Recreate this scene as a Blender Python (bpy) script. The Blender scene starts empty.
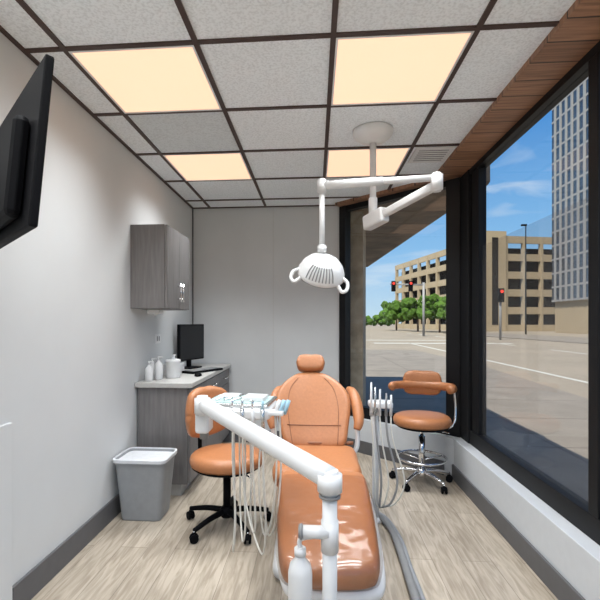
import bpy, bmesh, math, random
from mathutils import Vector, Matrix
random.seed(4)
C = bpy.context.scene.collection
scn = bpy.context.scene
scn.view_settings.view_transform = 'Standard'
scn.view_settings.look = 'None'
scn.view_settings.exposure = 0.12

# ---------------------------------------------------------------- materials
def nt(name):
    m = bpy.data.materials.new(name); m.use_nodes = True
    n = m.node_tree; b = n.nodes['Principled BSDF']
    return m, n, b
def mat(name, col, rough=0.5, metal=0.0, var=0.05, scale=20, bump=0.0, coat=0.0, stretch=(1,1,1), emis=0, spec=.5):
    m, n, b = nt(name)
    tc = n.nodes.new('ShaderNodeTexCoord'); mp = n.nodes.new('ShaderNodeMapping')
    mp.inputs['Scale'].default_value = stretch
    no = n.nodes.new('ShaderNodeTexNoise'); no.inputs['Scale'].default_value = scale; no.inputs['Detail'].default_value = 5
    n.links.new(tc.outputs['Object'], mp.inputs['Vector']); n.links.new(mp.outputs[0], no.inputs['Vector'])
    r = n.nodes.new('ShaderNodeValToRGB')
    r.color_ramp.elements[0].position = .3; r.color_ramp.elements[1].position = .7
    r.color_ramp.elements[0].color = tuple(c*(1-var) for c in col)+(1,)
    r.color_ramp.elements[1].color = tuple(min(1, c*(1+var)) for c in col)+(1,)
    n.links.new(no.outputs['Fac'], r.inputs[0]); n.links.new(r.outputs[0], b.inputs['Base Color'])
    b.inputs['Roughness'].default_value = rough; b.inputs['Metallic'].default_value = metal
    b.inputs['Coat Weight'].default_value = coat; b.inputs['Specular IOR Level'].default_value = spec
    if bump:
        bp = n.nodes.new('ShaderNodeBump'); bp.inputs['Strength'].default_value = bump; bp.inputs['Distance'].default_value = .01
        n.links.new(no.outputs['Fac'], bp.inputs['Height']); n.links.new(bp.outputs[0], b.inputs['Normal'])
    if emis:
        b.inputs['Emission Color'].default_value = col+(1,); b.inputs['Emission Strength'].default_value = emis
    return m
M_wallL = mat('paint_light_grey', (.63,.64,.64), .75, var=.02, scale=3, spec=.3)
M_wallB = mat('paint_grey', (.59,.60,.60), .75, var=.03, scale=3, spec=.3)
M_base = mat('baseboard_grey', (.105,.105,.11), .5)
M_sill = mat('sill_white', (.62,.64,.66), .5, var=.02)
M_frame = mat('frame_black', (.006,.006,.007), .5, spec=.25)
M_grid = mat('grid_brown', (.055,.030,.024), .5)
M_white = mat('white_plastic', (.72,.72,.715), .3, var=.015)
M_cream = mat('hose_cream', (.66,.64,.58), .4)
M_greyp = mat('grey_plastic', (.25,.25,.25), .5)
M_black = mat('black_plastic', (.004,.004,.005), .6, spec=.08)
M_screen = mat('screen_black', (.008,.009,.011), .15, spec=.35)
M_chrome = mat('chrome', (.75,.75,.76), .15, metal=1, var=.01)
M_leather = mat('leather_caramel', (.44,.172,.066), .42, var=.06, scale=60, bump=.06)
M_leatherd = mat('leather_dark', (.25,.09,.035), .5, var=.06, scale=60)
M_cab = mat('cabinet_laminate', (.17,.16,.157), .5, var=.16, scale=9, stretch=(6,6,.5))
M_counter = mat('counter_grey', (.48,.465,.44), .35, var=.05, scale=80)
M_bin = mat('bin_grey', (.28,.29,.30), .5)
M_liner = mat('bin_liner', (.68,.69,.71), .3, bump=.4, scale=30)
M_steel = mat('tray_steel', (.6,.62,.62), .25, metal=.9)
M_teal = mat('tray_paper', (.45,.60,.58), .6, var=.1)
M_blue = mat('blue_tip', (.35,.55,.65), .4)
M_soffit = mat('soffit_brown', (.20,.145,.10), .8, var=.4, scale=3)
M_ext = mat('exterior_stone', (.36,.30,.23), .9, var=.25, scale=8, bump=.3)
M_conc = mat('concrete', (.215,.19,.16), .9, var=.14, scale=1.5)
M_conc2 = mat('concrete_joint', (.13,.115,.10), .9)
M_asph = mat('asphalt', (.275,.235,.18), .9, var=.10, scale=.35)
M_line = mat('road_paint', (.50,.50,.46), .8)
M_gar = mat('garage_concrete', (.36,.29,.19), .9, var=.05, scale=.4)
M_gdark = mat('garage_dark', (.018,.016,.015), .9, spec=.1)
M_tglass = mat('tower_glass', (.03,.05,.08), .15, var=.3, scale=.3, spec=.8)
M_tfin = mat('tower_fin', (.27,.27,.27), .7)
M_leaf = mat('foliage', (.06,.12,.02), .9, var=.5, scale=2, spec=.1)
M_flower = mat('foliage_flowers', (.15,.085,.075), .9, var=.6, scale=3, spec=.1)
M_bark = mat('bark', (.09,.06,.04), .9)
M_red = mat('signal_red', (.8,.04,.02), .5, emis=1)
M_blocker = mat('blocker_grey', (.3,.3,.3), .9)

def panel_emit():
    m, n, b = nt('light_diffuser'); 
    b.inputs['Base Color'].default_value = (.3,.25,.2,1)
    no = n.nodes.new('ShaderNodeTexNoise'); no.inputs['Scale'].default_value = 60
    r = n.nodes.new('ShaderNodeValToRGB')
    r.color_ramp.elements[0].color = (1.0,.61,.40,1); r.color_ramp.elements[1].color = (1,.64,.43,1)
    n.links.new(no.outputs['Fac'], r.inputs[0]); n.links.new(r.outputs[0], b.inputs['Emission Color'])
    b.inputs['Emission Strength'].default_value = 1.05
    return m
M_panel = panel_emit()

def floor_mat():
    m, n, b = nt('floor_vinyl_plank')
    tc = n.nodes.new('ShaderNodeTexCoord'); mp = n.nodes.new('ShaderNodeMapping')
    mp.inputs['Rotation'].default_value = (0,0,math.radians(90))
    br = n.nodes.new('ShaderNodeTexBrick')
    br.inputs['Scale'].default_value = 1; br.inputs['Brick Width'].default_value = 1.2; br.inputs['Row Height'].default_value = .16
    br.inputs['Mortar Size'].default_value = .0018; br.inputs['Color1'].default_value = (.48,.415,.335,1)
    br.inputs['Color2'].default_value = (.40,.34,.27,1); br.inputs['Mortar'].default_value = (.25,.21,.165,1)
    n.links.new(tc.outputs['Object'], mp.inputs[0]); n.links.new(mp.outputs[0], br.inputs['Vector'])
    mp2 = n.nodes.new('ShaderNodeMapping'); mp2.inputs['Scale'].default_value = (20,2.2,1)
    no = n.nodes.new('ShaderNodeTexNoise'); no.inputs['Scale'].default_value = 2; no.inputs['Detail'].default_value = 8; no.inputs['Distortion'].default_value = .9
    n.links.new(tc.outputs['Object'], mp2.inputs[0]); n.links.new(mp2.outputs[0], no.inputs['Vector'])
    r = n.nodes.new('ShaderNodeValToRGB'); r.color_ramp.elements[0].position=.35; r.color_ramp.elements[1].position=.62
    r.color_ramp.elements[0].color=(.70,.67,.63,1); r.color_ramp.elements[1].color=(1.12,1.12,1.12,1)
    n.links.new(no.outputs['Fac'], r.inputs[0])
    mx = n.nodes.new('ShaderNodeMix'); mx.data_type='RGBA'; mx.blend_type='MULTIPLY'; mx.inputs[0].default_value = .9
    n.links.new(br.outputs['Color'], mx.inputs[6]); n.links.new(r.outputs[0], mx.inputs[7])
    n.links.new(mx.outputs[2], b.inputs['Base Color']); b.inputs['Roughness'].default_value = .38
    return m
M_floor = floor_mat()

def tile_mat(name, c):
    m, n, b = nt(name)
    tc = n.nodes.new('ShaderNodeTexCoord')
    no = n.nodes.new('ShaderNodeTexNoise'); no.inputs['Scale'].default_value = 85; no.inputs['Detail'].default_value = 6
    n.links.new(tc.outputs['Object'], no.inputs['Vector'])
    r = n.nodes.new('ShaderNodeValToRGB'); r.color_ramp.elements[0].position=.36; r.color_ramp.elements[1].position=.56
    r.color_ramp.elements[0].color=tuple(x*.84 for x in c)+(1,); r.color_ramp.elements[1].color=tuple(c)+(1,)
    n.links.new(no.outputs['Fac'], r.inputs[0]); n.links.new(r.outputs[0], b.inputs['Base Color'])
    b.inputs['Roughness'].default_value=.9
    return m
M_tile = tile_mat('ceiling_tile', (.87,.91,.94)); M_tile2 = tile_mat('ceiling_tile_old', (.66,.70,.72))

def wood_mat():
    m, n, b = nt('soffit_wood')
    tc = n.nodes.new('ShaderNodeTexCoord')
    br = n.nodes.new('ShaderNodeTexBrick'); br.offset = 0
    br.inputs['Scale'].default_value = 1; br.inputs['Brick Width'].default_value = 2; br.inputs['Row Height'].default_value = .15
    br.inputs['Mortar Size'].default_value = .004; br.inputs['Color1'].default_value=(.36,.19,.11,1); br.inputs['Color2'].default_value=(.25,.125,.07,1)
    br.inputs['Mortar'].default_value=(.03,.015,.01,1)
    n.links.new(tc.outputs['Object'], br.inputs['Vector'])
    mp = n.nodes.new('ShaderNodeMapping'); mp.inputs['Scale'].default_value=(2,30,1)
    no = n.nodes.new('ShaderNodeTexNoise'); no.inputs['Scale'].default_value=2; no.inputs['Detail'].default_value=6
    n.links.new(tc.outputs['Object'], mp.inputs[0]); n.links.new(mp.outputs[0], no.inputs['Vector'])
    r = n.nodes.new('ShaderNodeValToRGB'); r.color_ramp.elements[0].position=.3; r.color_ramp.elements[1].position=.7
    r.color_ramp.elements[0].color=(.6,.6,.6,1); r.color_ramp.elements[1].color=(1.2,1.2,1.2,1)
    n.links.new(no.outputs['Fac'], r.inputs[0])
    mx = n.nodes.new('ShaderNodeMix'); mx.data_type='RGBA'; mx.blend_type='MULTIPLY'; mx.inputs[0].default_value=1
    n.links.new(br.outputs['Color'], mx.inputs[6]); n.links.new(r.outputs[0], mx.inputs[7])
    n.links.new(mx.outputs[2], b.inputs['Base Color']); b.inputs['Roughness'].default_value=.5
    return m
M_wood = wood_mat()

def glass_mat(name, tint, gl=.05, dif=0):
    m = bpy.data.materials.new(name); m.use_nodes=True; n=m.node_tree; n.nodes.clear()
    o=n.nodes.new('ShaderNodeOutputMaterial'); t=n.nodes.new('ShaderNodeBsdfTransparent'); g=n.nodes.new('ShaderNodeBsdfGlossy')
    t.inputs[0].default_value=tint+(1,); g.inputs['Roughness'].default_value=.01
    mx=n.nodes.new('ShaderNodeMixShader'); mx.inputs[0].default_value=gl
    n.links.new(t.outputs[0],mx.inputs[1]); n.links.new(g.outputs[0],mx.inputs[2])
    last=mx
    if dif:
        d=n.nodes.new('ShaderNodeBsdfDiffuse'); d.inputs[0].default_value=(.8,.8,.8,1)
        m2=n.nodes.new('ShaderNodeMixShader'); m2.inputs[0].default_value=dif
        n.links.new(mx.outputs[0],m2.inputs[1]); n.links.new(d.outputs[0],m2.inputs[2]); last=m2
    n.links.new(last.outputs[0],o.inputs[0]); return m
M_glass = glass_mat('window_glass', (.98,.99,.99), .03)
M_film = glass_mat('window_film', (.90,.90,.90), .05, .025)
def sleeve_mat():
    m = bpy.data.materials.new('clear_plastic'); m.use_nodes=True; n=m.node_tree; n.nodes.clear()
    o=n.nodes.new('ShaderNodeOutputMaterial'); t=n.nodes.new('ShaderNodeBsdfTransparent'); g=n.nodes.new('ShaderNodeBsdfGlossy')
    t.inputs[0].default_value=(.90,.87,.85,1); g.inputs['Roughness'].default_value=.20
    no=n.nodes.new('ShaderNodeTexNoise'); no.inputs['Scale'].default_value=6; no.inputs['Detail'].default_value=2
    tc=n.nodes.new('ShaderNodeTexCoord'); n.links.new(tc.outputs['Object'],no.inputs['Vector'])
    bp=n.nodes.new('ShaderNodeBump'); bp.inputs['Strength'].default_value=.6; bp.inputs['Distance'].default_value=.04
    n.links.new(no.outputs['Fac'],bp.inputs['Height']); n.links.new(bp.outputs[0],g.inputs['Normal'])
    mx=n.nodes.new('ShaderNodeMixShader'); mx.inputs[0].default_value=.09
    n.links.new(t.outputs[0],mx.inputs[1]); n.links.new(g.outputs[0],mx.inputs[2]); n.links.new(mx.outputs[0],o.inputs[0]); return m
M_sleeve = sleeve_mat()

# ---------------------------------------------------------------- helpers
def empty(name, loc=(0,0,0)):
    e = bpy.data.objects.new(name, None); e.location = loc; e.empty_display_size=.1; C.objects.link(e); return e
def add(name, bm, m, parent=None, smooth=False):
    me = bpy.data.meshes.new(name)
    bmesh.ops.recalc_face_normals(bm, faces=bm.faces)
    bm.to_mesh(me); bm.free()
    if smooth:
        for p in me.polygons: p.use_smooth=True
    ob = bpy.data.objects.new(name, me); C.objects.link(ob)
    if m: me.materials.append(m)
    if parent:
        ob.parent = parent; ob.matrix_parent_inverse = Matrix.Translation(parent.location).inverted()
    return ob
def frame(o, x, y, z):
    M = Matrix.Identity(4)
    for i,v in enumerate((x,y,z)):
        v = Vector(v).normalized()
        for j in range(3): M[j][i]=v[j]
    for j in range(3): M[j][3]=o[j]
    return M
def box(name, lo, hi, m, parent=None, bevel=0, M=None, seg=2):
    bm = bmesh.new(); bmesh.ops.create_cube(bm, size=1)
    c=[(a+b)/2 for a,b in zip(lo,hi)]; s=[abs(b-a) for a,b in zip(lo,hi)]
    for v in bm.verts: v.co = Vector((v.co.x*s[0]+c[0], v.co.y*s[1]+c[1], v.co.z*s[2]+c[2]))
    if bevel: bmesh.ops.bevel(bm, geom=bm.edges[:], offset=min(bevel,min(s)*.45), segments=seg, profile=.5, affect='EDGES')
    if M: bm.transform(M)
    return add(name,bm,m,parent,smooth=False)
def poly(name, pts, z0, z1, m, parent=None):
    bm=bmesh.new(); b=[bm.verts.new((x,y,z0)) for x,y in pts]; t=[bm.verts.new((x,y,z1)) for x,y in pts]
    bm.faces.new(b); bm.faces.new(t); n=len(pts)
    for i in range(n): bm.faces.new((b[i],b[(i+1)%n],t[(i+1)%n],t[i]))
    return add(name,bm,m,parent)
def cyl(name, p, q, r, m, parent=None, r2=None, seg=28, bev=0):
    p=Vector(p);q=Vector(q);d=q-p; bm=bmesh.new()
    bmesh.ops.create_cone(bm,cap_ends=True,segments=seg,radius1=r,radius2=r if r2 is None else r2,depth=d.length)
    if bev: bmesh.ops.bevel(bm,geom=[e for e in bm.edges if abs(e.verts[0].co.z-e.verts[1].co.z)<1e-6],offset=bev,segments=3,affect='EDGES')
    bm.transform(Matrix.Translation((p+q)/2) @ d.to_track_quat('Z','Y').to_matrix().to_4x4())
    ob=add(name,bm,m,parent)
    for pl in ob.data.polygons: pl.use_smooth = len(pl.vertices)==4
    return ob
def lathe(name, prof, M, m, parent=None, seg=40, sx=1, sy=1):
    bm=bmesh.new(); rings=[]
    for r,z in prof:
        rings.append([bm.verts.new((r*sx*math.cos(2*math.pi*i/seg), r*sy*math.sin(2*math.pi*i/seg), z)) for i in range(seg)])
    for a,b in zip(rings,rings[1:]):
        for i in range(seg): bm.faces.new((a[i],a[(i+1)%seg],b[(i+1)%seg],b[i]))
    bm.faces.new(rings[0]); bm.faces.new(rings[-1])
    if not isinstance(M,Matrix): M=Matrix.Translation(M)
    bm.transform(M); return add(name,bm,m,parent,smooth=True)
def catmull(pts, closed=False, k=8):
    P=[Vector(p) for p in pts]; n=len(P); out=[]
    rng = range(n) if closed else range(n-1)
    for i in rng:
        if closed: a,b,c,d=P[(i-1)%n],P[i],P[(i+1)%n],P[(i+2)%n]
        else: a,b,c,d=P[max(i-1,0)],P[i],P[i+1],P[min(i+2,n-1)]
        for j in range(k):
            t=j/k
            out.append(.5*((2*b)+(c-a)*t+(2*a-5*b+4*c-d)*t*t+(3*b-a-3*c+d)*t**3))
    if not closed: out.append(P[-1])
    return out
def tube(name, pts, r, m, parent=None, closed=False, k=8, seg=12, raw=False, flat=1):
    S = [Vector(p) for p in pts] if raw else catmull(pts,closed,k)
    bm=bmesh.new(); n=len(S); rings=[]
    up=Vector((0,0,1))
    T0=(S[1]-S[0]).normalized(); 
    N=T0.cross(up); 
    if N.length<.05: N=T0.cross(Vector((1,0,0)))
    N.normalize()
    for i in range(n):
        if closed: T=(S[(i+1)%n]-S[(i-1)%n]).normalized()
        else: T=(S[min(i+1,n-1)]-S[max(i-1,0)]).normalized()
        N=(N-T*N.dot(T)).normalized(); B=T.cross(N)
        rr = r if not callable(r) else r(i/(n-1))
        rings.append([bm.verts.new(S[i]+N*rr*math.cos(2*math.pi*j/seg)+B*rr*flat*math.sin(2*math.pi*j/seg)) for j in range(seg)])
    R = rings+[rings[0]] if closed else rings
    for a,b in zip(R,R[1:]):
        for j in range(seg): bm.faces.new((a[j],a[(j+1)%seg],b[(j+1)%seg],b[j]))
    if not closed: bm.faces.new(rings[0]); bm.faces.new(rings[-1])
    return add(name,bm,m,parent,smooth=True)
def cushion(name, outline, t, M, m, parent=None, crown=.012, bend=None, k=7):
    O=catmull([(x,y,0) for x,y in outline],True,k)
    c=sum(O,Vector())/len(O); bm=bmesh.new(); rings=[]
    Lmin=min((p-c).length for p in O); q_=min(1,Lmin*4.5)
    prof=[(.5,-.5),(.8,-.49),(-.02,-.44),(-.006,-.32),(0,-.1),(0,.12),(-.006,.28),(-.018,.41),(-.036,.475),(.74,.5),(.5,.5),(.22,.5)]
    for f,h in prof:
        ring=[]
        for p in O:
            d=p-c
            if f<=0: L=d.length; q=c+d*((L+f*q_)/L)
            else: q=c+d*f
            ff=(q-c).length/d.length
            cr = crown*(1-ff*ff) if h>.4 else 0
            co=Vector((q.x,q.y,h*t+cr))
            if bend: co.z+=bend(co.x,co.y)
            ring.append(bm.verts.new(co))
        rings.append(ring)
    n=len(O)
    for a,b in zip(rings,rings[1:]):
        for i in range(n): bm.faces.new((a[i],a[(i+1)%n],b[(i+1)%n],b[i]))
    bm.faces.new(rings[0]); bm.faces.new(rings[-1])
    bm.transform(M); return add(name,bm,m,parent,smooth=True)
def rrect(w,h,r=.3):
    a,b=w/2,h/2; k=r*min(a,b)
    return [(-a+k,-b),(0,-b),(a-k,-b),(a-k*.28,-b+k*.28),(a,-b+k),(a,0),(a,b-k),(a-k*.28,b-k*.28),(a-k,b),(0,b),(-a+k,b),(-a+k*.28,b-k*.28),(-a,b-k),(-a,0),(-a,-b+k),(-a+k*.28,-b+k*.28)]
def circ(r,n=16,sx=1,sy=1): return [(r*sx*math.cos(2*math.pi*i/n), r*sy*math.sin(2*math.pi*i/n)) for i in range(n)]

XL=-1.34; YB=4.60; ZC=2.55; XR=1.15; XW=1.27; Y0=-1.5
A=(.29,4.60); B=(1.27,3.72)
dx,dy=B[0]-A[0],B[1]-A[1]; L=math.hypot(dx,dy); ux,uy=dx/L,dy/L; nx,ny=-abs(uy),-abs(ux)  # inward normal
def along(s,off): return (A[0]+ux*s+nx*off, A[1]+uy*s+ny*off)
# ---------------------------------------------------------------- room shell
poly('floor',[(XL,Y0),(XR,Y0),(XR,3.72),A,(XL,YB)],-.09,0,M_floor)
box('wall_left',(XL-.12,Y0,-.09),(XL,YB+.12,ZC+.1),M_wallL)
box('wall_back',(XL,YB,-.09),(.27,YB+.12,ZC+.1),M_wallB)
tr=empty('trim_1')
box('seam',(-.45,YB-.004,.13),(-.447,YB,ZC),M_counter,tr)
box('corner_strip',(XL+.002,YB-.012,.9),(XL+.014,YB-.001,ZC),M_base,tr)
box('baseboard_left',(XL,1.79,0),(XL+.015,YB,.13),M_base,bevel=.003)
box('baseboard_back',(XL+.015,YB-.015,0),(.26,YB,.13),M_base,bevel=.003)
box('baseboard_right',(XR-.015,Y0,0),(XR,3.66,.12),M_base,bevel=.003)
box('trim_2',(XL,1.4,0),(XL+.016,1.785,.86),M_wallL,bevel=.004)
box('wall_right',(XR,Y0,-.09),(XW+.08,3.66,.33),M_sill,bevel=.004)
poly('wall_corner',[along(.03,.10),along(L-.14,.10),(XR,3.66),(XW+.08,3.66),(XW+.08,3.75),along(L,-.08),along(.0,-.08)],-.09,.33,M_sill)
poly('baseboard_corner',[along(.04,.115),along(L-.14,.115),along(L-.14,.10),along(.04,.10)],0,.12,M_base)
poly('ceiling',[(XL,Y0),(XW+.04,Y0),(XW+.04,3.72),along(L,-.05),along(0,-.05),(.27,YB+.05),(XL,YB+.05)],ZC,ZC+.08,M_tile)
g=empty('ceiling_grid')
def lx(x0,x1,y): box('bar_x',(x0,y-.012,ZC-.008),(x1,y+.012,ZC),M_grid,g)
def ly(x,y0,y1): box('bar_y',(x-.012,y0,ZC-.009),(x+.012,y1,ZC),M_grid,g)
for x,y1 in ((-1.14,YB),(-.53,YB),(.08,YB),(.69,4.22)): ly(x,Y0,y1)
for i in range(-4,6):
    y=1.87+.61*(i-1)
    lx(XL,.61 if y>4.2 else (1.01),y)
box('bar_edge_l',(XL,Y0,ZC-.01),(XL+.02,YB,ZC),M_grid,g); box('bar_edge_b',(XL,YB-.02,ZC-.01),(.27,YB,ZC),M_grid,g)
box('trim_3',(-1.125,2.495,ZC-.003),(-.545,3.075,ZC-.0005),M_tile2)
box('trim_4',(1.01,Y0,ZC-.03),(XW,3.70,ZC),M_wood)
poly('trim_5',[along(0,.12),along(L,.12),along(L,0),along(0,0)],ZC-.03,ZC,M_wood)
v=empty('ceiling_vent')
box('plate',(.72,3.12,ZC-.012),(.99,3.40,ZC),M_white,v,bevel=.003)
for i in range(6): box('louvre',(.75,3.155+i*.038,ZC-.016),(.96,3.159+i*.038,ZC-.010),M_greyp,v)
for (x0,y0,st) in ((-1.14,1.87,0),(.08,1.87,0),(-1.14,3.09,0),(.08,3.09,0),(-1.14,.65,1),(.08,.65,1),(-1.14,-.57,1),(.08,-.57,1)):  # rows behind the camera are unseen; their stronger lamps add fill
    f=empty('ceiling_light_panel',(x0+.305,y0+.305,ZC-.01))
    box('diffuser',(x0+.022,y0+.022,ZC-.006),(x0+.588,y0+.588,ZC-.001),M_panel,f)
    for a in ((x0+.012,y0+.012,x0+.598,y0+.022),(x0+.012,y0+.588,x0+.598,y0+.598),(x0+.012,y0+.022,x0+.022,y0+.588),(x0+.588,y0+.022,x0+.598,y0+.588)):
        box('rim',(a[0],a[1],ZC-.010),(a[2],a[3],ZC-.001),M_white,f)
    # added fill lamp below each diffuser; narrow spread hides the front ones from camera
    ld=bpy.data.lights.new('panel_fill_lamp','AREA'); ld.size=.55
    ld.color=(.92,.97,1.0); ld.energy=13 if st else 8
    if not st and y0>3: ld.energy=12
    ld.spread=math.radians(160 if st else 104)
    lo=bpy.data.objects.new('panel_fill_lamp',ld); lo.location=(x0+.305,y0+.305,ZC-.02); C.objects.link(lo)
    lo.parent=f; lo.matrix_parent_inverse=Matrix.Translation(f.location).inverted()

# ---------------------------------------------------------------- windows
w=empty('window_1')
box('sill_bar',(XW-.04,Y0,.33),(XW+.04,3.72,.44),M_frame,w,bevel=.004)
box('head_bar',(XW-.04,Y0,2.48),(XW+.04,3.72,ZC-.03),M_frame,w)
box('post_corner',(XW-.05,3.52,.33),(XW+.05,3.74,ZC-.03),M_frame,w,bevel=.006)
box('post_jamb',(XW-.03,3.36,.44),(XW+.03,3.50,2.48),M_frame,w,bevel=.004)
box('post_fill',(XW-.02,3.48,.44),(XW+.02,3.54,2.48),M_frame,w)
for y in (2.0,.6,-.8): box('mullion',(XW-.04,y-.035,.44),(XW+.04,y+.035,2.48),M_frame,w,bevel=.004)
box('glass_upper',(XW-.004,Y0,1.885),(XW+.004,3.36,2.48),M_glass,w)
box('glass_lower',(XW-.004,Y0,.44),(XW+.004,3.36,1.88),M_film,w)
w2=empty('window_2')
def aw(name,s0,s1,o0,o1,z0,z1,m): return poly(name,[along(s0,o0),along(s1,o0),along(s1,o1),along(s0,o1)],z0,z1,m,w2)
aw('sill_bar',0,L-.03,-.04,.04,.33,.44,M_frame); aw('head_bar',0,L-.03,-.04,.04,2.47,ZC-.03,M_frame)
aw('jamb_left',0,.08,-.04,.05,.33,ZC-.03,M_frame); aw('jamb_right',L-.15,L-.03,-.05,.05,.33,ZC-.03,M_frame)
aw('glass',.08,L-.15,-.004,.004,.44,2.47,M_glass)

# ---------------------------------------------------------------- television
a=Vector((-.74,.67,0)).normalized(); nh=Vector((.67,.74,0)).normalized(); t=math.radians(5)
u=Vector((0,0,1))*math.cos(t)+nh*math.sin(t); n_=nh*math.cos(t)-Vector((0,0,1))*math.sin(t)
F=frame(Vector((-.69,1.0,1.535)),a,n_,u)
tv=empty('television',(-.94,1.26,1.74))
box('panel',(0,-.010,0),(.72,.012,.44),M_black,tv,bevel=.005,M=F)
box('screen',(.012,.0125,.016),(.708,.0135,.428),M_screen,tv,M=F)
box('back_shell',(.07,-.05,.03),(.65,-.01,.30),M_black,tv,bevel=.018,M=F)
box('vesa_plate',(.30,-.07,.10),(.42,-.045,.22),M_greyp,tv,bevel=.004,M=F)
c0=F@Vector((.36,-.07,.16))
cyl('arm_1',c0,(-1.16,1.12,c0.z),.018,M_black,tv); cyl('arm_2',(-1.16,1.12,c0.z),(XL+.01,1.2,c0.z),.018,M_black,tv)
box('wall_plate',(XL,1.12,c0.z-.1),(XL+.02,1.28,c0.z+.1),M_black,tv,bevel=.004)

# ---------------------------------------------------------------- cabinets
k=empty('wall_cabinet',(-1.2,3.3,1.7))
box('carcass',(XL+.001,3.02,1.40),(-1.085,3.57,2.01),M_cab,k,bevel=.002)
box('door_a',(-1.083,3.022,1.403),(-1.065,3.293,2.007),M_cab,k,bevel=.002)
box('door_b',(-1.083,3.297,1.403),(-1.065,3.568,2.007),M_cab,k,bevel=.002)
for y in (3.265,3.325):
    cyl('handle',(-1.04,y,1.46),(-1.04,y,1.60),.006,M_chrome,k)
    for z in (1.48,1.58): cyl('handle_foot',(-1.066,y,z),(-1.04,y,z),.005,M_chrome,k)
k=empty('base_cabinet',(-1.1,3.8,.4))
XB=XL+.016; CZ=.85; YE=YB-.016
box('carcass',(XB,3.12,.09),(-.945,YE,CZ-.037),M_cab,k,bevel=.002)
box('plinth',(XB,3.14,0),(-1.0,YE,.09),M_counter,k)
for i in range(3):
    y0=3.125+i*.485
    box('drawer',(-.943,y0,.655),(-.925,y0+.479,.80),M_cab,k,bevel=.002)
    box('door',(-.943,y0,.10),(-.925,y0+.479,.65),M_cab,k,bevel=.002)
    cyl('pull',(-.90,y0+.17,.73),(-.90,y0+.31,.73),.006,M_chrome,k)
    for q in (.19,.29): cyl('pull_foot',(-.926,y0+q,.73),(-.90,y0+q,.73),.005,M_chrome,k)
box('countertop',(XL+.001,3.09,CZ-.037),(-.905,YE,CZ),M_counter,k,bevel=.005)
mo=empty('computer_monitor',(-1.18,4.1,.95))
F=Matrix.Translation((-1.21,4.12,CZ))@Matrix.Rotation(math.radians(70),4,'Z')
box('screen_case',(-.20,-.012,.08),(.20,.018,.43),M_black,mo,bevel=.006,M=F)
box('screen',(-.188,-.0135,.095),(.188,-.0125,.418),M_screen,mo,M=F)
box('neck',(-.025,.018,.01),(.025,.04,.22),M_black,mo,M=F)
box('foot',(-.10,-.06,0),(.10,.09,.013),M_black,mo,bevel=.004,M=F)
kb=empty('keyboard',(-1.02,4.0,CZ))
F=Matrix.Translation((-1.02,3.84,CZ))@Matrix.Rotation(math.radians(62),4,'Z')
box('body',(-.20,-.07,0),(.20,.07,.020),M_black,kb,bevel=.004,M=F)
for i in range(12):
    for j in range(4): box('key',(-.176+i*.0295,-.058+j*.03,.020),(-.152+i*.0295,-.034+j*.03,.025),M_greyp,kb,M=F)
ms=empty('computer_mouse',(-.97,3.52,CZ)); lathe('body',[(.02,0),(.03,.004),(.028,.018),(.015,.028),(.004,.03)],Matrix.Translation((-.97,3.50,CZ)),M_black,ms,seg=20,sy=1.5)
ti=empty('wipes_canister',(-1.2,3.38,.9))
lathe('tub',[(.055,0),(.058,.01),(.058,.12),(.06,.122),(.06,.145),(.05,.15)],(-1.15,3.40,CZ),M_white,ti)
tube('wipe',[(-1.15,3.40,CZ+.143),(-1.145,3.395,CZ+.173),(-1.13,3.39,CZ+.188)],.012,M_liner,ti,flat=.3)
for i,(x,y,h) in enumerate(((-1.27,3.20,.12),(-1.225,3.28,.15),(-1.29,3.32,.13))):
    b=empty('pump_bottle',(x,y,.9))
    lathe('body',[(.026,0),(.03,.006),(.03,h*.75),(.022,h*.88),(.012,h*.93),(.012,h)],(x,y,CZ),M_white,b,seg=24)
    cyl('stem',(x,y,CZ+h),(x,y,CZ+h+.025),.004,M_white,b); box('nozzle',(x-.008,y-.006,CZ+h+.022),(x+.035,y+.006,CZ+h+.032),M_white,b,bevel=.003)
tb=empty('tissue_box',(-1.22,3.62,CZ)); box('carton',(-1.29,3.55,CZ),(-1.17,3.77,CZ+.09),M_white,tb,bevel=.003)
tube('tissue',[(-1.23,3.66,CZ+.085),(-1.225,3.66,CZ+.12),(-1.24,3.67,CZ+.15)],.03,M_liner,tb,flat=.3)
o=empty('wall_outlet',(XL,3.62,1.15))
box('plate',(XL,3.50,1.12),(XL+.006,3.62,1.20),M_white,o,bevel=.002)
for y in (3.53,3.575): box('socket',(XL+.006,y,1.14),(XL+.008,y+.02,1.18),M_greyp,o)
o=empty('soap_dispenser',(-1.25,3.2,1.38)); box('body',(XL+.05,3.2,1.365),(XL+.15,3.30,1.399),M_white,o,bevel=.008); cyl('nozzle',(XL+.1,3.25,1.345),(XL+.1,3.25,1.37),.012,M_white,o)
bn=empty('trash_can',(-1.14,2.80,.2))
def frust(name,w0,d0,w1,d1,z0,z1,m,par,c,th=.006):
    bm=bmesh.new(); R=[]
    for (w_,d_,z) in ((w0,d0,z0),(w1,d1,z1),(w1-2*th,d1-2*th,z1),(w0-2*th,d0-2*th,z0+.01)):
        R.append([bm.verts.new((c[0]+x+0,c[1]+y,z)) for x,y in [(p.x,p.y) for p in catmull([(q[0],q[1],0) for q in rrect(w_,d_,.35)],True,3)]])
    n=len(R[0])
    for p,q in zip(R,R[1:]):
        for i in range(n): bm.faces.new((p[i],p[(i+1)%n],q[(i+1)%n],q[i]))
    bm.faces.new(R[0]); bm.faces.new(R[-1]); return add(name,bm,m,par,smooth=False)
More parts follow.
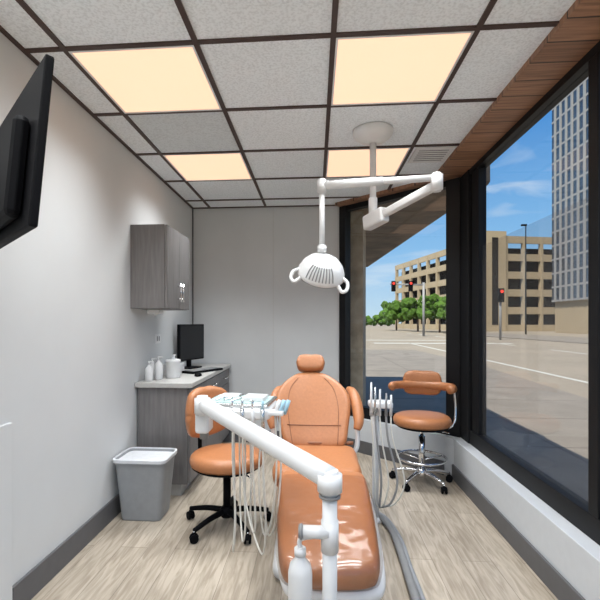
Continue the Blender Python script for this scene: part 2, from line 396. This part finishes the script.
# open-topped bin: outer body, rolled rim, bag folded over the rim and hanging inside
def openbin(name,levels,m,par,c):
    bm=bmesh.new(); R=[]
    for (w_,d_,z) in levels:
        R.append([bm.verts.new((c[0]+p.x,c[1]+p.y,z)) for p in catmull([(q[0],q[1],0) for q in rrect(w_,d_,.35)],True,3)])
    n=len(R[0])
    for p,q in zip(R,R[1:]):
        for i in range(n): bm.faces.new((p[i],p[(i+1)%n],q[(i+1)%n],q[i]))
    bm.faces.new(R[0]); bm.faces.new(R[-1]); return add(name,bm,m,par)
cB=(-1.14,2.82)
openbin('body',[(.26,.20,0),(.27,.21,.01),(.335,.265,.375),(.355,.285,.378),(.358,.288,.402),(.335,.265,.404),(.325,.255,.37),(.262,.20,.012)],M_bin,bn,cB)
openbin('bag',[(.362,.292,.388),(.364,.294,.408),(.345,.275,.412),(.322,.252,.37),(.30,.23,.22),(.26,.19,.14)],M_liner,bn,cB)

# ---------------------------------------------------------------- stools
def stool(name,c,seatz,sr,rot,leg=.27,back='pad',ring=False):
    s=empty(name,(c[0],c[1],0)); cx,cy=c
    lathe('hub',[(.035,.06),(.045,.075),(.045,.11),(.028,.13)],(cx,cy,0),M_black if back=='pad' else M_chrome,s,seg=24)
    for i in range(5):
        an=rot+i*2*math.pi/5; ex,ey=cx+leg*math.cos(an),cy+leg*math.sin(an)
        tube('leg',[(cx,cy,.10),(cx+.5*leg*math.cos(an),cy+.5*leg*math.sin(an),.095),(ex,ey,.07)],lambda q:.020-.006*q,M_black if back=='pad' else M_chrome,s)
        wy=an+1.0; ox,oy=math.cos(wy)*.014,math.sin(wy)*.014
        cyl('caster_stem',(ex,ey,.07),(ex,ey,.045),.006,M_chrome,s,seg=12)
        for q in (1,-1): cyl('caster_wheel',(ex+ox*q*.5,ey+oy*q*.5,.026),(ex+ox*q*1.5,ey+oy*q*1.5,.026),.026,M_black,s,seg=20,bev=.003)
        tube('caster_hood',[(ex-oy*1.6,ey+ox*1.6,.03),(ex,ey,.058),(ex+oy*1.6,ey-ox*1.6,.03)],.008,M_black,s,k=4)
    cyl('gas_lift_outer',(cx,cy,.11),(cx,cy,seatz-.17),.025,M_black if back=='pad' else M_chrome,s); cyl('gas_lift_rod',(cx,cy,seatz-.17),(cx,cy,seatz-.09),.014,M_chrome,s)
    box('mechanism',(cx-.08,cy-.06,seatz-.105),(cx+.08,cy+.06,seatz-.075),M_black,s,bevel=.006)
    cushion('seat',circ(sr,16,1,.96),.085,Matrix.Translation((cx,cy,seatz-.045)),M_leather,s,crown=.012)
    lathe('seat_pan',[(sr*.5,-.02),(sr*.85,-.012),(sr*.95,.004)],(cx,cy,seatz-.085),M_black,s)
    tube('lever',[(cx,cy,seatz-.10),(cx+.14,cy-.12,seatz-.105),(cx+.17,cy-.15,seatz-.11)],.005,M_chrome,s)
    if ring:
        pts=[(cx+.19*math.cos(q*math.pi/8),cy+.19*math.sin(q*math.pi/8),.21) for q in range(16)]
        tube('foot_ring',pts,.010,M_chrome,s,closed=True,k=3)
        for q in (0.3,2.4,4.5): cyl('ring_spoke',(cx,cy,.19),(cx+.19*math.cos(q),cy+.19*math.sin(q),.21),.007,M_chrome,s,seg=12)
    return s
c=(-.56,2.70); st=stool('dental_stool',c,.475,.235,.35,leg=.27)
bd=Vector((-.72,.55,0)).normalized(); side=Vector((-bd.y,bd.x,0))
bc=Vector((c[0],c[1],0))+bd*.225
tube('back_post',[Vector((c[0],c[1],.38)),Vector((c[0],c[1],.37))+bd*.20,Vector((c[0],c[1],.42))+bd*.275,Vector((c[0],c[1],.62))+bd*.275],.014,M_black,st)
Fb=frame(bc+Vector((0,0,.70)),-side,Vector((0,0,1)),-bd)
cushion('backrest',rrect(.36,.33,.75),.07,Fb,M_leather,st,bend=lambda x,y: x*x*1.5)
c=(.86,3.53); st=stool('dental_stool',c,.555,.225,.2,leg=.235,back='arm',ring=True)
cz=Vector((c[0],c[1],0))
bd=Vector((.25,.97,0)).normalized(); side=Vector((bd.y,-bd.x,0))
tube('back_post',[cz+Vector((0,0,.46)),cz+side*.15+Vector((0,0,.45)),cz+side*.24+Vector((0,0,.50)),cz+side*.255+bd*.03+Vector((0,0,.62)),cz+side*.245+bd*.03+Vector((0,0,.76))],.011,M_chrome,st)
pts=[]
for q in range(-14,13):
    an=math.radians(90+q*8.5)
    pts.append(cz+side*(.235*math.cos(an))+bd*(.235*math.sin(an)*.62+.0)+Vector((0,0,.775)))
tube('torso_support',pts,.030,M_leather,st,raw=True,flat=1.15,seg=14)
Fb=frame(cz+bd*.17+Vector((0,0,.79)),side,Vector((0,0,1)),-bd)
cushion('backrest',rrect(.31,.20,.7),.06,Fb,M_leather,st,bend=lambda x,y:x*x*1.2)

# ---------------------------------------------------------------- dental chair
dc=empty('dental_chair',(0,2.3,0))
cushion('base_plate',[(-.18,2.12),(.10,2.02),(.28,2.06),(.345,2.28),(.345,2.75),(.26,3.05),(0,3.12),(-.18,3.05),(-.22,2.75),(-.22,2.3)],.08,Matrix.Translation((0,0,.041)),M_white,dc,crown=.003)
box('lift_column',(-.14,2.38,.06),(.18,2.86,.30),M_white,dc,bevel=.04,seg=4)
box('under_frame',(-.15,2.2,.30),(.19,2.84,.415),M_white,dc,bevel=.03,seg=3)
seatM=Matrix.Translation((.01,2.48,.465))
cushion('seat',rrect(.48,.56,.45),.11,seatM,M_leather,dc,crown=.01,bend=lambda x,y: .25*x*x)
lv=Vector((.02,-.80,-.075)).normalized(); LX=Vector((1,.02,0)).normalized()
LF=frame(Vector((.045,1.88,.445)),LX,-lv,LX.cross(-lv))
lo_=[(-.13,-.39),(0,-.405),(.13,-.39),(.175,-.34),(.195,-.2),(.21,0),(.22,.2),(.215,.36),(.15,.395),(0,.40),(-.15,.395),(-.215,.36),(-.22,.2),(-.21,0),(-.195,-.2),(-.175,-.34)]
cushion('leg_rest',lo_,.10,LF,M_leather,dc,crown=.008)
cushion('leg_rest_shell',[(x*1.06,y*.98) for x,y in lo_],.06,LF@Matrix.Translation((0.012,0,-.07)),M_white,dc)
cushion('plastic_sleeve',[(x*1.04,y*.92-.04) for x,y in lo_],.112,LF@Matrix.Translation((0,0,.005)),M_sleeve,dc,crown=.01)
bv=Vector((-.03,.33,.47)).normalized()
BF=frame(Vector((0,2.735,.50)),Vector((1,0,0)),bv,Vector((1,0,0)).cross(bv))
bo=[(0,-.02),(.14,-.02),(.195,.02),(.22,.12),(.245,.25),(.24,.34),(.195,.43),(.12,.505),(.06,.53),(0,.535),(-.06,.53),(-.12,.505),(-.195,.43),(-.24,.34),(-.245,.25),(-.22,.12),(-.195,.02),(-.14,-.02)]
cushion('backrest',bo,.09,BF,M_leather,dc,crown=.006,bend=lambda x,y:1.0*x*x)
tube('lumbar_seam',[BF@Vector((x,.13-.3*x*x,.051+1.0*x*x)) for x in (-.17,-.09,0,.09,.17)],.003,M_leatherd,dc,seg=8)
for s_ in (-1,1): tube('side_seam',[BF@Vector((s_*x,y,.048+1.0*x*x)) for x,y in ((.14,.0),(.155,.12),(.165,.25),(.145,.38),(.09,.47))],.0025,M_leatherd,dc,seg=8)
cushion('backrest_shell',[(x*.97,y*.97) for x,y in bo],.05,BF@Matrix.Translation((0,0,-.06)),M_white,dc,bend=lambda x,y:1.0*x*x)
box('headrest_bar',(-.03,.45,-.06),(.03,.60,-.035),M_chrome,dc,M=BF)
HF=frame(BF@Vector((0,.60,.02)),Vector((1,0,0)),Vector((0,.55,.83)),Vector((0,-.83,.55)))
cushion('headrest',rrect(.20,.125,.9),.08,HF,M_leather,dc,crown=.012,bend=lambda x,y:1.5*x*x)
for sx in (1,-1):
    tube('armrest',[(sx*.235,3.02,.83),(sx*.258,2.95,.815),(sx*.275,2.85,.75),(sx*.28,2.77,.67),(sx*.265,2.74,.62)],lambda q:.022+.016*math.sin(math.pi*q),M_leather,dc,flat=1.0)
    tube('armrest_bracket',[(sx*.265,2.76,.64),(sx*.265,2.76,.50),(sx*.18,2.74,.40)],.016,M_white,dc)
tube('seam_strap',[(-.24,2.735,.535),(0,2.715,.535),(.24,2.735,.535)],.012,M_leatherd,dc)
tube('hose_a',[(.25,2.98,.06),(.38,2.95,.03),(.47,2.66,.026),(.465,2.11,.026),(.45,1.75,.026),(.43,1.3,.026)],.021,M_greyp,dc,seg=14)
tube('hose_b',[(.25,2.94,.05),(.44,2.86,.03),(.505,2.6,.014),(.50,2.3,.014),(.50,2.0,.014),(.49,1.5,.014)],.012,M_bin,dc,seg=12)

# ---------------------------------------------------------------- delivery unit
du=empty('dental_delivery_unit',(.04,1.31,0))
lathe('post_foot',[(.10,0),(.10,.02),(.05,.035),(.03,.06)],(.045,1.31,0),M_white,du)
cyl('post',(.045,1.31,.03),(.045,1.31,.80),.0225,M_white,du)
cyl('post_collar',(.045,1.31,.60),(.045,1.31,.70),.027,M_white,du,bev=.004)
cyl('elbow_joint',(.045,1.31,.775),(.045,1.31,.850),.038,M_white,du,bev=.012)
cyl('elbow_ring',(.045,1.31,.768),(.045,1.31,.776),.033,M_greyp,du)
cyl('knob_stub',(.045,1.30,.665),(-.04,1.30,.665),.019,M_white,du,bev=.004)
cyl('knob_cap',(-.035,1.30,.665),(-.05,1.30,.665),.023,M_greyp,du,bev=.004)
S=Vector((.045,1.31,.825)); E=Vector((-.48,1.80,.95)); d=(E-S).normalized()
Ln=(E-S).length
tube('support_arm',[S+d*Ln*i/12 for i in range(13)],lambda q:.033-.003*q,M_white,du,raw=True,seg=24,flat=1.1)
cyl('arm_end_joint',(E.x,E.y,.90),(E.x,E.y,.985),.034,M_white,du,bev=.01)
box('joint_block',(-.515,1.80,.82),(-.455,1.90,.92),M_white,du,bevel=.012)
cyl('joint_pin',(-.485,1.85,.79),(-.485,1.85,.96),.02,M_greyp,du)
TF=Matrix.Translation((-.325,1.95,0))@Matrix.Rotation(math.radians(-6),4,'Z')
box('head_body',(-.16,-.10,.875),(.14,.12,.925),M_white,du,bevel=.014,M=TF,seg=4)
box('head_front_panel',(-.14,-.112,.882),(.12,-.098,.915),M_white,du,bevel=.004,M=TF)
box('tray_rim',(-.17,-.09,.925),(.13,.14,.940),M_steel,du,bevel=.005,M=TF)
box('tray_liner',(-.155,-.075,.9402),(.115,.125,.943),M_teal,du,M=TF)
for i in range(5):
    x=-.12+i*.04
    cyl('hand_instrument',TF@Vector((x,-.05,.948)),TF@Vector((x+.05,.10,.950)),.004,M_chrome,du,seg=10)
box('gauze_stack',(.00,-.04,.943),(.10,.07,.962),M_white,du,bevel=.003,M=TF)
box('paper_pack',(-.13,.02,.943),(-.04,.11,.955),M_liner,du,bevel=.003,M=TF)
box('holder_bar',(.13,-.10,.895),(.20,-.04,.915),M_white,du,bevel=.006,M=TF)
for i in range(4):
    x=-.02+i*.045
    p0=TF@Vector((x,-.125,.93)); p1=TF@Vector((x,-.112,.84))
    cyl('handpiece',p1,p0,.007,M_steel if i%2 else M_white,du,r2=.010,seg=14)
    cyl('handpiece_tip',p0,p0+Vector((.004,-.012,.035)),.005,M_blue if i>2 else M_chrome,du,seg=10)
    lo=.27+.05*(i%3)
    e=TF@Vector((x*.6-.05,.04,.875))
    tube('hose',[p1,p1+Vector((0,.0,-.15)),p1+Vector((.01,.01,-.40)),Vector((p1.x-.01,p1.y+.06,lo)),Vector((e.x,e.y+.03,lo+.08)),e+Vector((0,.02,-.30)),e],.0042,M_cream,du,k=8,seg=10)
for i in range(3):
    p=TF@Vector((.16+.02*i,-.07,.90)); cyl('syringe',p,p+Vector((.02,.0,.06)),.009,M_blue if i else M_white,du,seg=14)
    if i<2: tube('syringe_hose',[p,p+Vector((.005,0,-.25)),p+Vector((-.02,.02,-.48)),p+Vector((-.06,.06,-.55)),p+Vector((-.08,.06,-.3)),TF@Vector((.08,.04,.88))],.0042,M_cream,du,seg=10)
lathe('water_bottle',[(.030,.0),(.037,.008),(.037,.19),(.032,.215),(.016,.235),(.016,.245)],(-.045,1.31,.345),M_white,du)
cyl('bottle_cap',(-.045,1.31,.585),(-.045,1.31,.612),.018,M_white,du,bev=.003)
tube('bottle_holder',[(-.045,1.31,.61),(-.045,1.31,.635),(-.01,1.31,.645),(.03,1.31,.645)],.007,M_white,du)

# ---------------------------------------------------------------- assistant unit
au=empty('assistant_instrument_stand',(.395,2.84,0))
lathe('foot',[(.045,0),(.045,.015),(.025,.03)],(.395,2.84,0),M_white,au)
cyl('post',(.395,2.84,.01),(.395,2.84,.74),.021,M_white,au)
cyl('post_top',(.395,2.84,.70),(.395,2.84,.745),.03,M_white,au,bev=.005)
box('head',(.35,2.78,.745),(.50,2.90,.785),M_white,au,bevel=.012,seg=4)
for i,(x,m_,h) in enumerate(((.36,M_white,.13),(.385,M_steel,.10),(.415,M_white,.085),(.455,M_greyp,.06),(.485,M_white,.05))):
    cyl('suction_tip',(x,2.79,.70),(x,2.775,.785+h),.010,m_,au,r2=.006,seg=14)
    tube('suction_hose',[(x,2.79,.70),(x+.01,2.77,.55),(x+.02+.015*i,2.76,.30),(x+.03,2.79,.14),(.42,2.82,.10)],.007 if i%2 else .005,M_cream if i%2==0 else M_greyp,au,seg=10)

# ---------------------------------------------------------------- operating light
ol=empty('dental_operating_light',(.377,2.825,ZC))
P0=Vector((.377,2.825,ZC))
lathe('ceiling_canopy',[(.13,0),(.13,-.015),(.12,-.035),(.09,-.06),(.055,-.075),(.035,-.085)],P0+Vector((0,0,-.004)),M_white,ol)
cyl('post',P0+Vector((0,0,-.05)),P0+Vector((0,0,-.56)),.021,M_white,ol)
cyl('post_sleeve',P0+Vector((0,0,-.44)),P0+Vector((0,0,-.58)),.028,M_white,ol,bev=.004)
e1=Vector((.656,2.367,2.04)); j2=Vector((.04,2.45,2.08)); b1=Vector((.377,2.825,1.965))
d=(e1-b1); d2=d.normalized()
BFm=frame(b1,d2,Vector((0,0,1)).cross(d2),d2.cross(Vector((0,0,1)).cross(d2)))
box('pivot_block',(-.07,-.035,-.05),(.12,.035,.045),M_white,ol,bevel=.014,M=BFm,seg=3)
box('lower_arm',(.10,-.022,-.022),(d.length,.022,.025),M_white,ol,bevel=.012,M=BFm,seg=3)
cyl('elbow',e1+Vector((0,0,-.035)),e1+Vector((0,0,.065)),.032,M_white,ol,bev=.01)
e2=e1+Vector((0,0,.04))
cyl('upper_arm',e2,j2,.019,M_white,ol)
cyl('upper_arm_cover',e2+(j2-e2)*.45,j2,.024,M_white,ol,bev=.004)
cyl('yoke_joint',j2+Vector((0,0,.035)),j2+Vector((0,0,-.05)),.028,M_white,ol,bev=.008)
cyl('drop_tube',j2+Vector((0,0,-.04)),j2+Vector((0,0,-.36)),.016,M_white,ol)
h=Vector((.04,2.45,1.60))
cyl('swivel',h+Vector((0,0,.095)),h+Vector((0,0,.14)),.026,M_white,ol,bev=.006)
HFm=frame(h,Vector((.97,0,-.22)),Vector((.0,.8,.0))+Vector((.13,0,.58)),Vector((.97,0,-.22)).cross(Vector((.13,.8,.58))))
SY=.95
lathe('housing',[(.128,-.045),(.138,-.032),(.133,-.008),(.115,.032),(.088,.062),(.045,.080),(.01,.085)],HFm,M_white,ol,sx=1,sy=SY)
lathe('reflector',[(.02,-.015),(.08,-.025),(.118,-.0455),(.128,-.047)],HFm,M_steel,ol,sx=1,sy=SY)
cyl('bulb_shield',HFm@Vector((0,0,-.02)),HFm@Vector((0,0,-.07)),.028,M_white,ol,bev=.006)
def hs(x,rr,z):
    return HFm@Vector((x,-SY*math.sqrt(max(0,rr*rr-x*x))-.002,z))
for i in range(-4,5):
    tube('vent_rib',[hs(i*.0190,.135,-.010),hs(i*.0165,.116,.030),hs(i*.0125,.090,.060)],.0035,M_greyp,ol,k=5,seg=8)
for s_ in (1,-1):
    tube('handle',[HFm@Vector((s_*.115,-.02,-.01)),HFm@Vector((s_*.155,-.05,-.02)),HFm@Vector((s_*.16,-.085,-.045)),HFm@Vector((s_*.135,-.10,-.055)),HFm@Vector((s_*.105,-.07,-.035))],.010,M_white,ol,seg=14)

# ---------------------------------------------------------------- exterior
GZ=-.10
box('ground_street',(-250,-200,GZ-.2),(350,500,GZ-.02),M_asph)
poly('sidewalk',[(1.36,-8),(4.0,-8),(5.4,15),(5.0,22),(-3,22),(.2,4.9),(1.36,3.9)],GZ-.02,GZ+.0,M_conc)
sj=empty('sidewalk_joint')
for i in range(12): box('joint',(1.40,-4+i*1.5,GZ),(4.15+.06*i,-3.98+i*1.5,GZ+.002),M_conc2,sj)
box('joint_long',(2.7,-8,GZ),(2.72,18,GZ+.002),M_conc2,sj)
ln=empty('road_marking')
for i in range(8):
    y=6+i*7; box('dash',(12.0,y,GZ-.02),(12.15,y+3,GZ-.012),M_line,ln)
box('edge_line',(6.3,-5,GZ-.02),(6.45,30,GZ-.012),M_line,ln); box('stop_line',(4,29,GZ-.02),(13,29.8,GZ-.012),M_line,ln)
box('crosswalk_line',(3,34,GZ-.02),(13,34.6,GZ-.012),M_line,ln)
poly('far_sidewalk',[(20,-10),(27,-10),(23,55),(16,55)],GZ-.02,GZ+.05,M_conc)
poly('awning_soffit',[along(-.02,-.10),along(L+.06,-.10),(1.50,3.80),(1.52,3.9),(1.15,9.5),(.3,9.5),(.2,4.8)],ZC-.04,ZC+.30,M_soffit)
poly('exterior_pier',[(.33,4.80),(.52,4.70),(.62,5.3),(.33,5.3)],GZ,ZC-.04,M_ext)
box('roof_sun_blocker',(-7,Y0,ZC+.31),(1.38,9.4,3.1),M_blocker)  # unseen slab above the ceiling, added and sized to block the sun
R=Matrix.Translation((26.4,68,GZ))@Matrix.Rotation(math.radians(12),4,'Z')
pg=empty('parking_garage',(26.4,68,0))
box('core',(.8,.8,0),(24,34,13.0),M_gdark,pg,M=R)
for i in range(6):
    z=i*2.75+.0
    box('parapet_front',(0,0,z-.1 if i else 0),(25,.35,z+1.0),M_gar,pg,M=R); box('parapet_side',(0,0,z-.1 if i else 0),(.35,36,z+1.0),M_gar,pg,M=R)
for i in range(9): box('column_front',(i*3.0,-.1,0),(i*3.0+.4,.5,14.6),M_gar,pg,M=R)
for i in range(10): box('column_side',(-.1,i*3.9,0),(.5,i*3.9+.5,14.6),M_gar,pg,M=R)
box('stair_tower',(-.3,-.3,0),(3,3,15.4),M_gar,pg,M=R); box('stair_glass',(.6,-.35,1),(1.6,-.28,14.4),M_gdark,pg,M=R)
tw=empty('office_tower',(38,45,0))
box('core',(32,28,4),(50,60.6,31.2),M_tglass,tw); box('podium',(32.3,28,GZ),(50,60.4,4),M_gar,tw)
for i in range(26): box('fin',(31.9,28.3+i*1.25,4),(32.02,28.7+i*1.25,31.2),M_tfin,tw)
for i in range(16): box('floor_band',(31.96,28,4+i*1.85),(32.02,60.6,4.25+i*1.85),M_tfin,tw)
box('parapet',(31.9,28,30.6),(32.1,60.6,31.5),M_tfin,tw)
def blobs(name,c,r,n,m,par,flat=.8):
    bm=bmesh.new()
    for i in range(n):
        o=Vector((random.uniform(-1,1)*r,random.uniform(-1,1)*r,random.uniform(-.7,.8)*r*flat)); rr=r*random.uniform(.18,.36)
        ret=bmesh.ops.create_icosphere(bm,subdivisions=2,radius=rr,matrix=Matrix.Translation(Vector(c)+o))
        for v in ret['verts']: v.co+=Vector([random.uniform(-.22,.22)*rr for _ in range(3)])
    return add(name,bm,m,par)
for (x,y,h,r) in ((15.5,66,4.8,2.0),(17.0,60,5.0,2.1),(14,75,4.8,2.1),(18.5,60,5.1,2.1),(20.2,62,4.6,1.9),(19.4,64,4.8,2.0)):
    t_=empty('street_tree',(x,y,0)); cyl('trunk',(x,y,GZ-.03),(x,y,h*.6),.15,M_bark,t_,r2=.09,seg=10)
    blobs('crown',(x,y,h*.66),r,60,M_leaf,t_)
sh=empty('flowering_shrub_row',(29,38,0))
for i in range(5): blobs('shrub',(29.0-.1*i,35+i*1.9,1.1),1.15,26,M_flower if i in (1,3) else M_leaf,sh)
tl=empty('distant_tree_line',(10,170,0))
for i in range(14): blobs('clump',(2+i*4.5,165+random.uniform(-5,5),2.0),3.6,10,M_leaf,tl,.5)
ts=empty('traffic_signal',(11.2,44,0))
cyl('pole',(10.9,44,GZ-.03),(10.9,44,5.3),.12,M_greyp,ts); cyl('mast_arm',(10.9,44,5.05),(7.6,44,5.15),.08,M_greyp,ts)
for x in (7.9,9.6):
    box('signal_head',(x-.2,43.75,4.4),(x+.2,44.1,5.45),M_black,ts,bevel=.04)
    cyl('lens',(x,43.72,5.2),(x,43.75,5.2),.12,M_red,ts)
ts=empty('traffic_signal',(14.8,35.5,0))
cyl('pole',(14.8,35.5,GZ-.03),(14.8,35.5,4.0),.09,M_greyp,ts); box('signal_head',(14.6,35.2,2.9),(15.0,35.55,4.0),M_black,ts,bevel=.04)
cyl('lens',(14.8,35.17,3.75),(14.8,35.2,3.75),.12,M_red,ts)
for (x,y,h_) in ((23.6,50,12.2),(20,56,9)):
    lp=empty('street_lamp',(x,y,0)); cyl('pole',(x,y,GZ-.03),(x,y,h_),.09,M_black,lp,r2=.05)
    box('lamp_head',(x-.5,y-.12,h_-.1),(x+.1,y+.12,h_+.1),M_black,lp,bevel=.04)

# ---------------------------------------------------------------- world & sun
W=bpy.data.worlds.new('sky'); scn.world=W; W.use_nodes=True; n=W.node_tree; bg=n.nodes['Background']
tc=n.nodes.new('ShaderNodeTexCoord'); sp=n.nodes.new('ShaderNodeSeparateXYZ'); r=n.nodes.new('ShaderNodeValToRGB')
n.links.new(tc.outputs['Generated'],sp.inputs[0]); n.links.new(sp.outputs['Z'],r.inputs[0])
cr=r.color_ramp; cr.elements[0].position=0; cr.elements[0].color=(.55,.72,.84,1); cr.elements[1].position=.7; cr.elements[1].color=(.055,.19,.50,1)
e=cr.elements.new(.16); e.color=(.25,.51,.82,1); e=cr.elements.new(.38); e.color=(.085,.29,.66,1)
mp=n.nodes.new('ShaderNodeMapping'); mp.inputs['Scale'].default_value=(1.6,1.6,7); no=n.nodes.new('ShaderNodeTexNoise'); no.inputs['Scale'].default_value=2.4; no.inputs['Detail'].default_value=8; no.inputs['Distortion'].default_value=.8
n.links.new(tc.outputs['Generated'],mp.inputs[0]); n.links.new(mp.outputs[0],no.inputs['Vector'])
r2=n.nodes.new('ShaderNodeValToRGB'); r2.color_ramp.elements[0].position=.52; r2.color_ramp.elements[0].color=(0,0,0,1); r2.color_ramp.elements[1].position=.74; r2.color_ramp.elements[1].color=(.7,.7,.7,1)
n.links.new(no.outputs['Fac'],r2.inputs[0])
mx=n.nodes.new('ShaderNodeMix'); mx.data_type='RGBA'; n.links.new(r2.outputs[0],mx.inputs[0]); n.links.new(r.outputs[0],mx.inputs[6]); mx.inputs[7].default_value=(.85,.88,.9,1)
n.links.new(mx.outputs[2],bg.inputs[0]); bg.inputs[1].default_value=1.0
sd=bpy.data.lights.new('sun','SUN'); sd.energy=7.2; sd.angle=.01; sd.color=(1,.94,.82)
so=bpy.data.objects.new('sun',sd); C.objects.link(so); so.rotation_euler=Vector((.36,.45,-.82)).to_track_quat('-Z','Y').to_euler()

# ---------------------------------------------------------------- camera
cd=bpy.data.cameras.new('camera'); cam=bpy.data.objects.new('camera',cd); C.objects.link(cam)
cam.location=(0,0,1.30); cam.rotation_euler=(math.radians(90),0,math.radians(4.4))
cd.sensor_width=36; cd.lens=36*428/600; cd.shift_x=.03; cd.shift_y=.037; cd.clip_start=.02; cd.clip_end=1000
scn.camera=cam
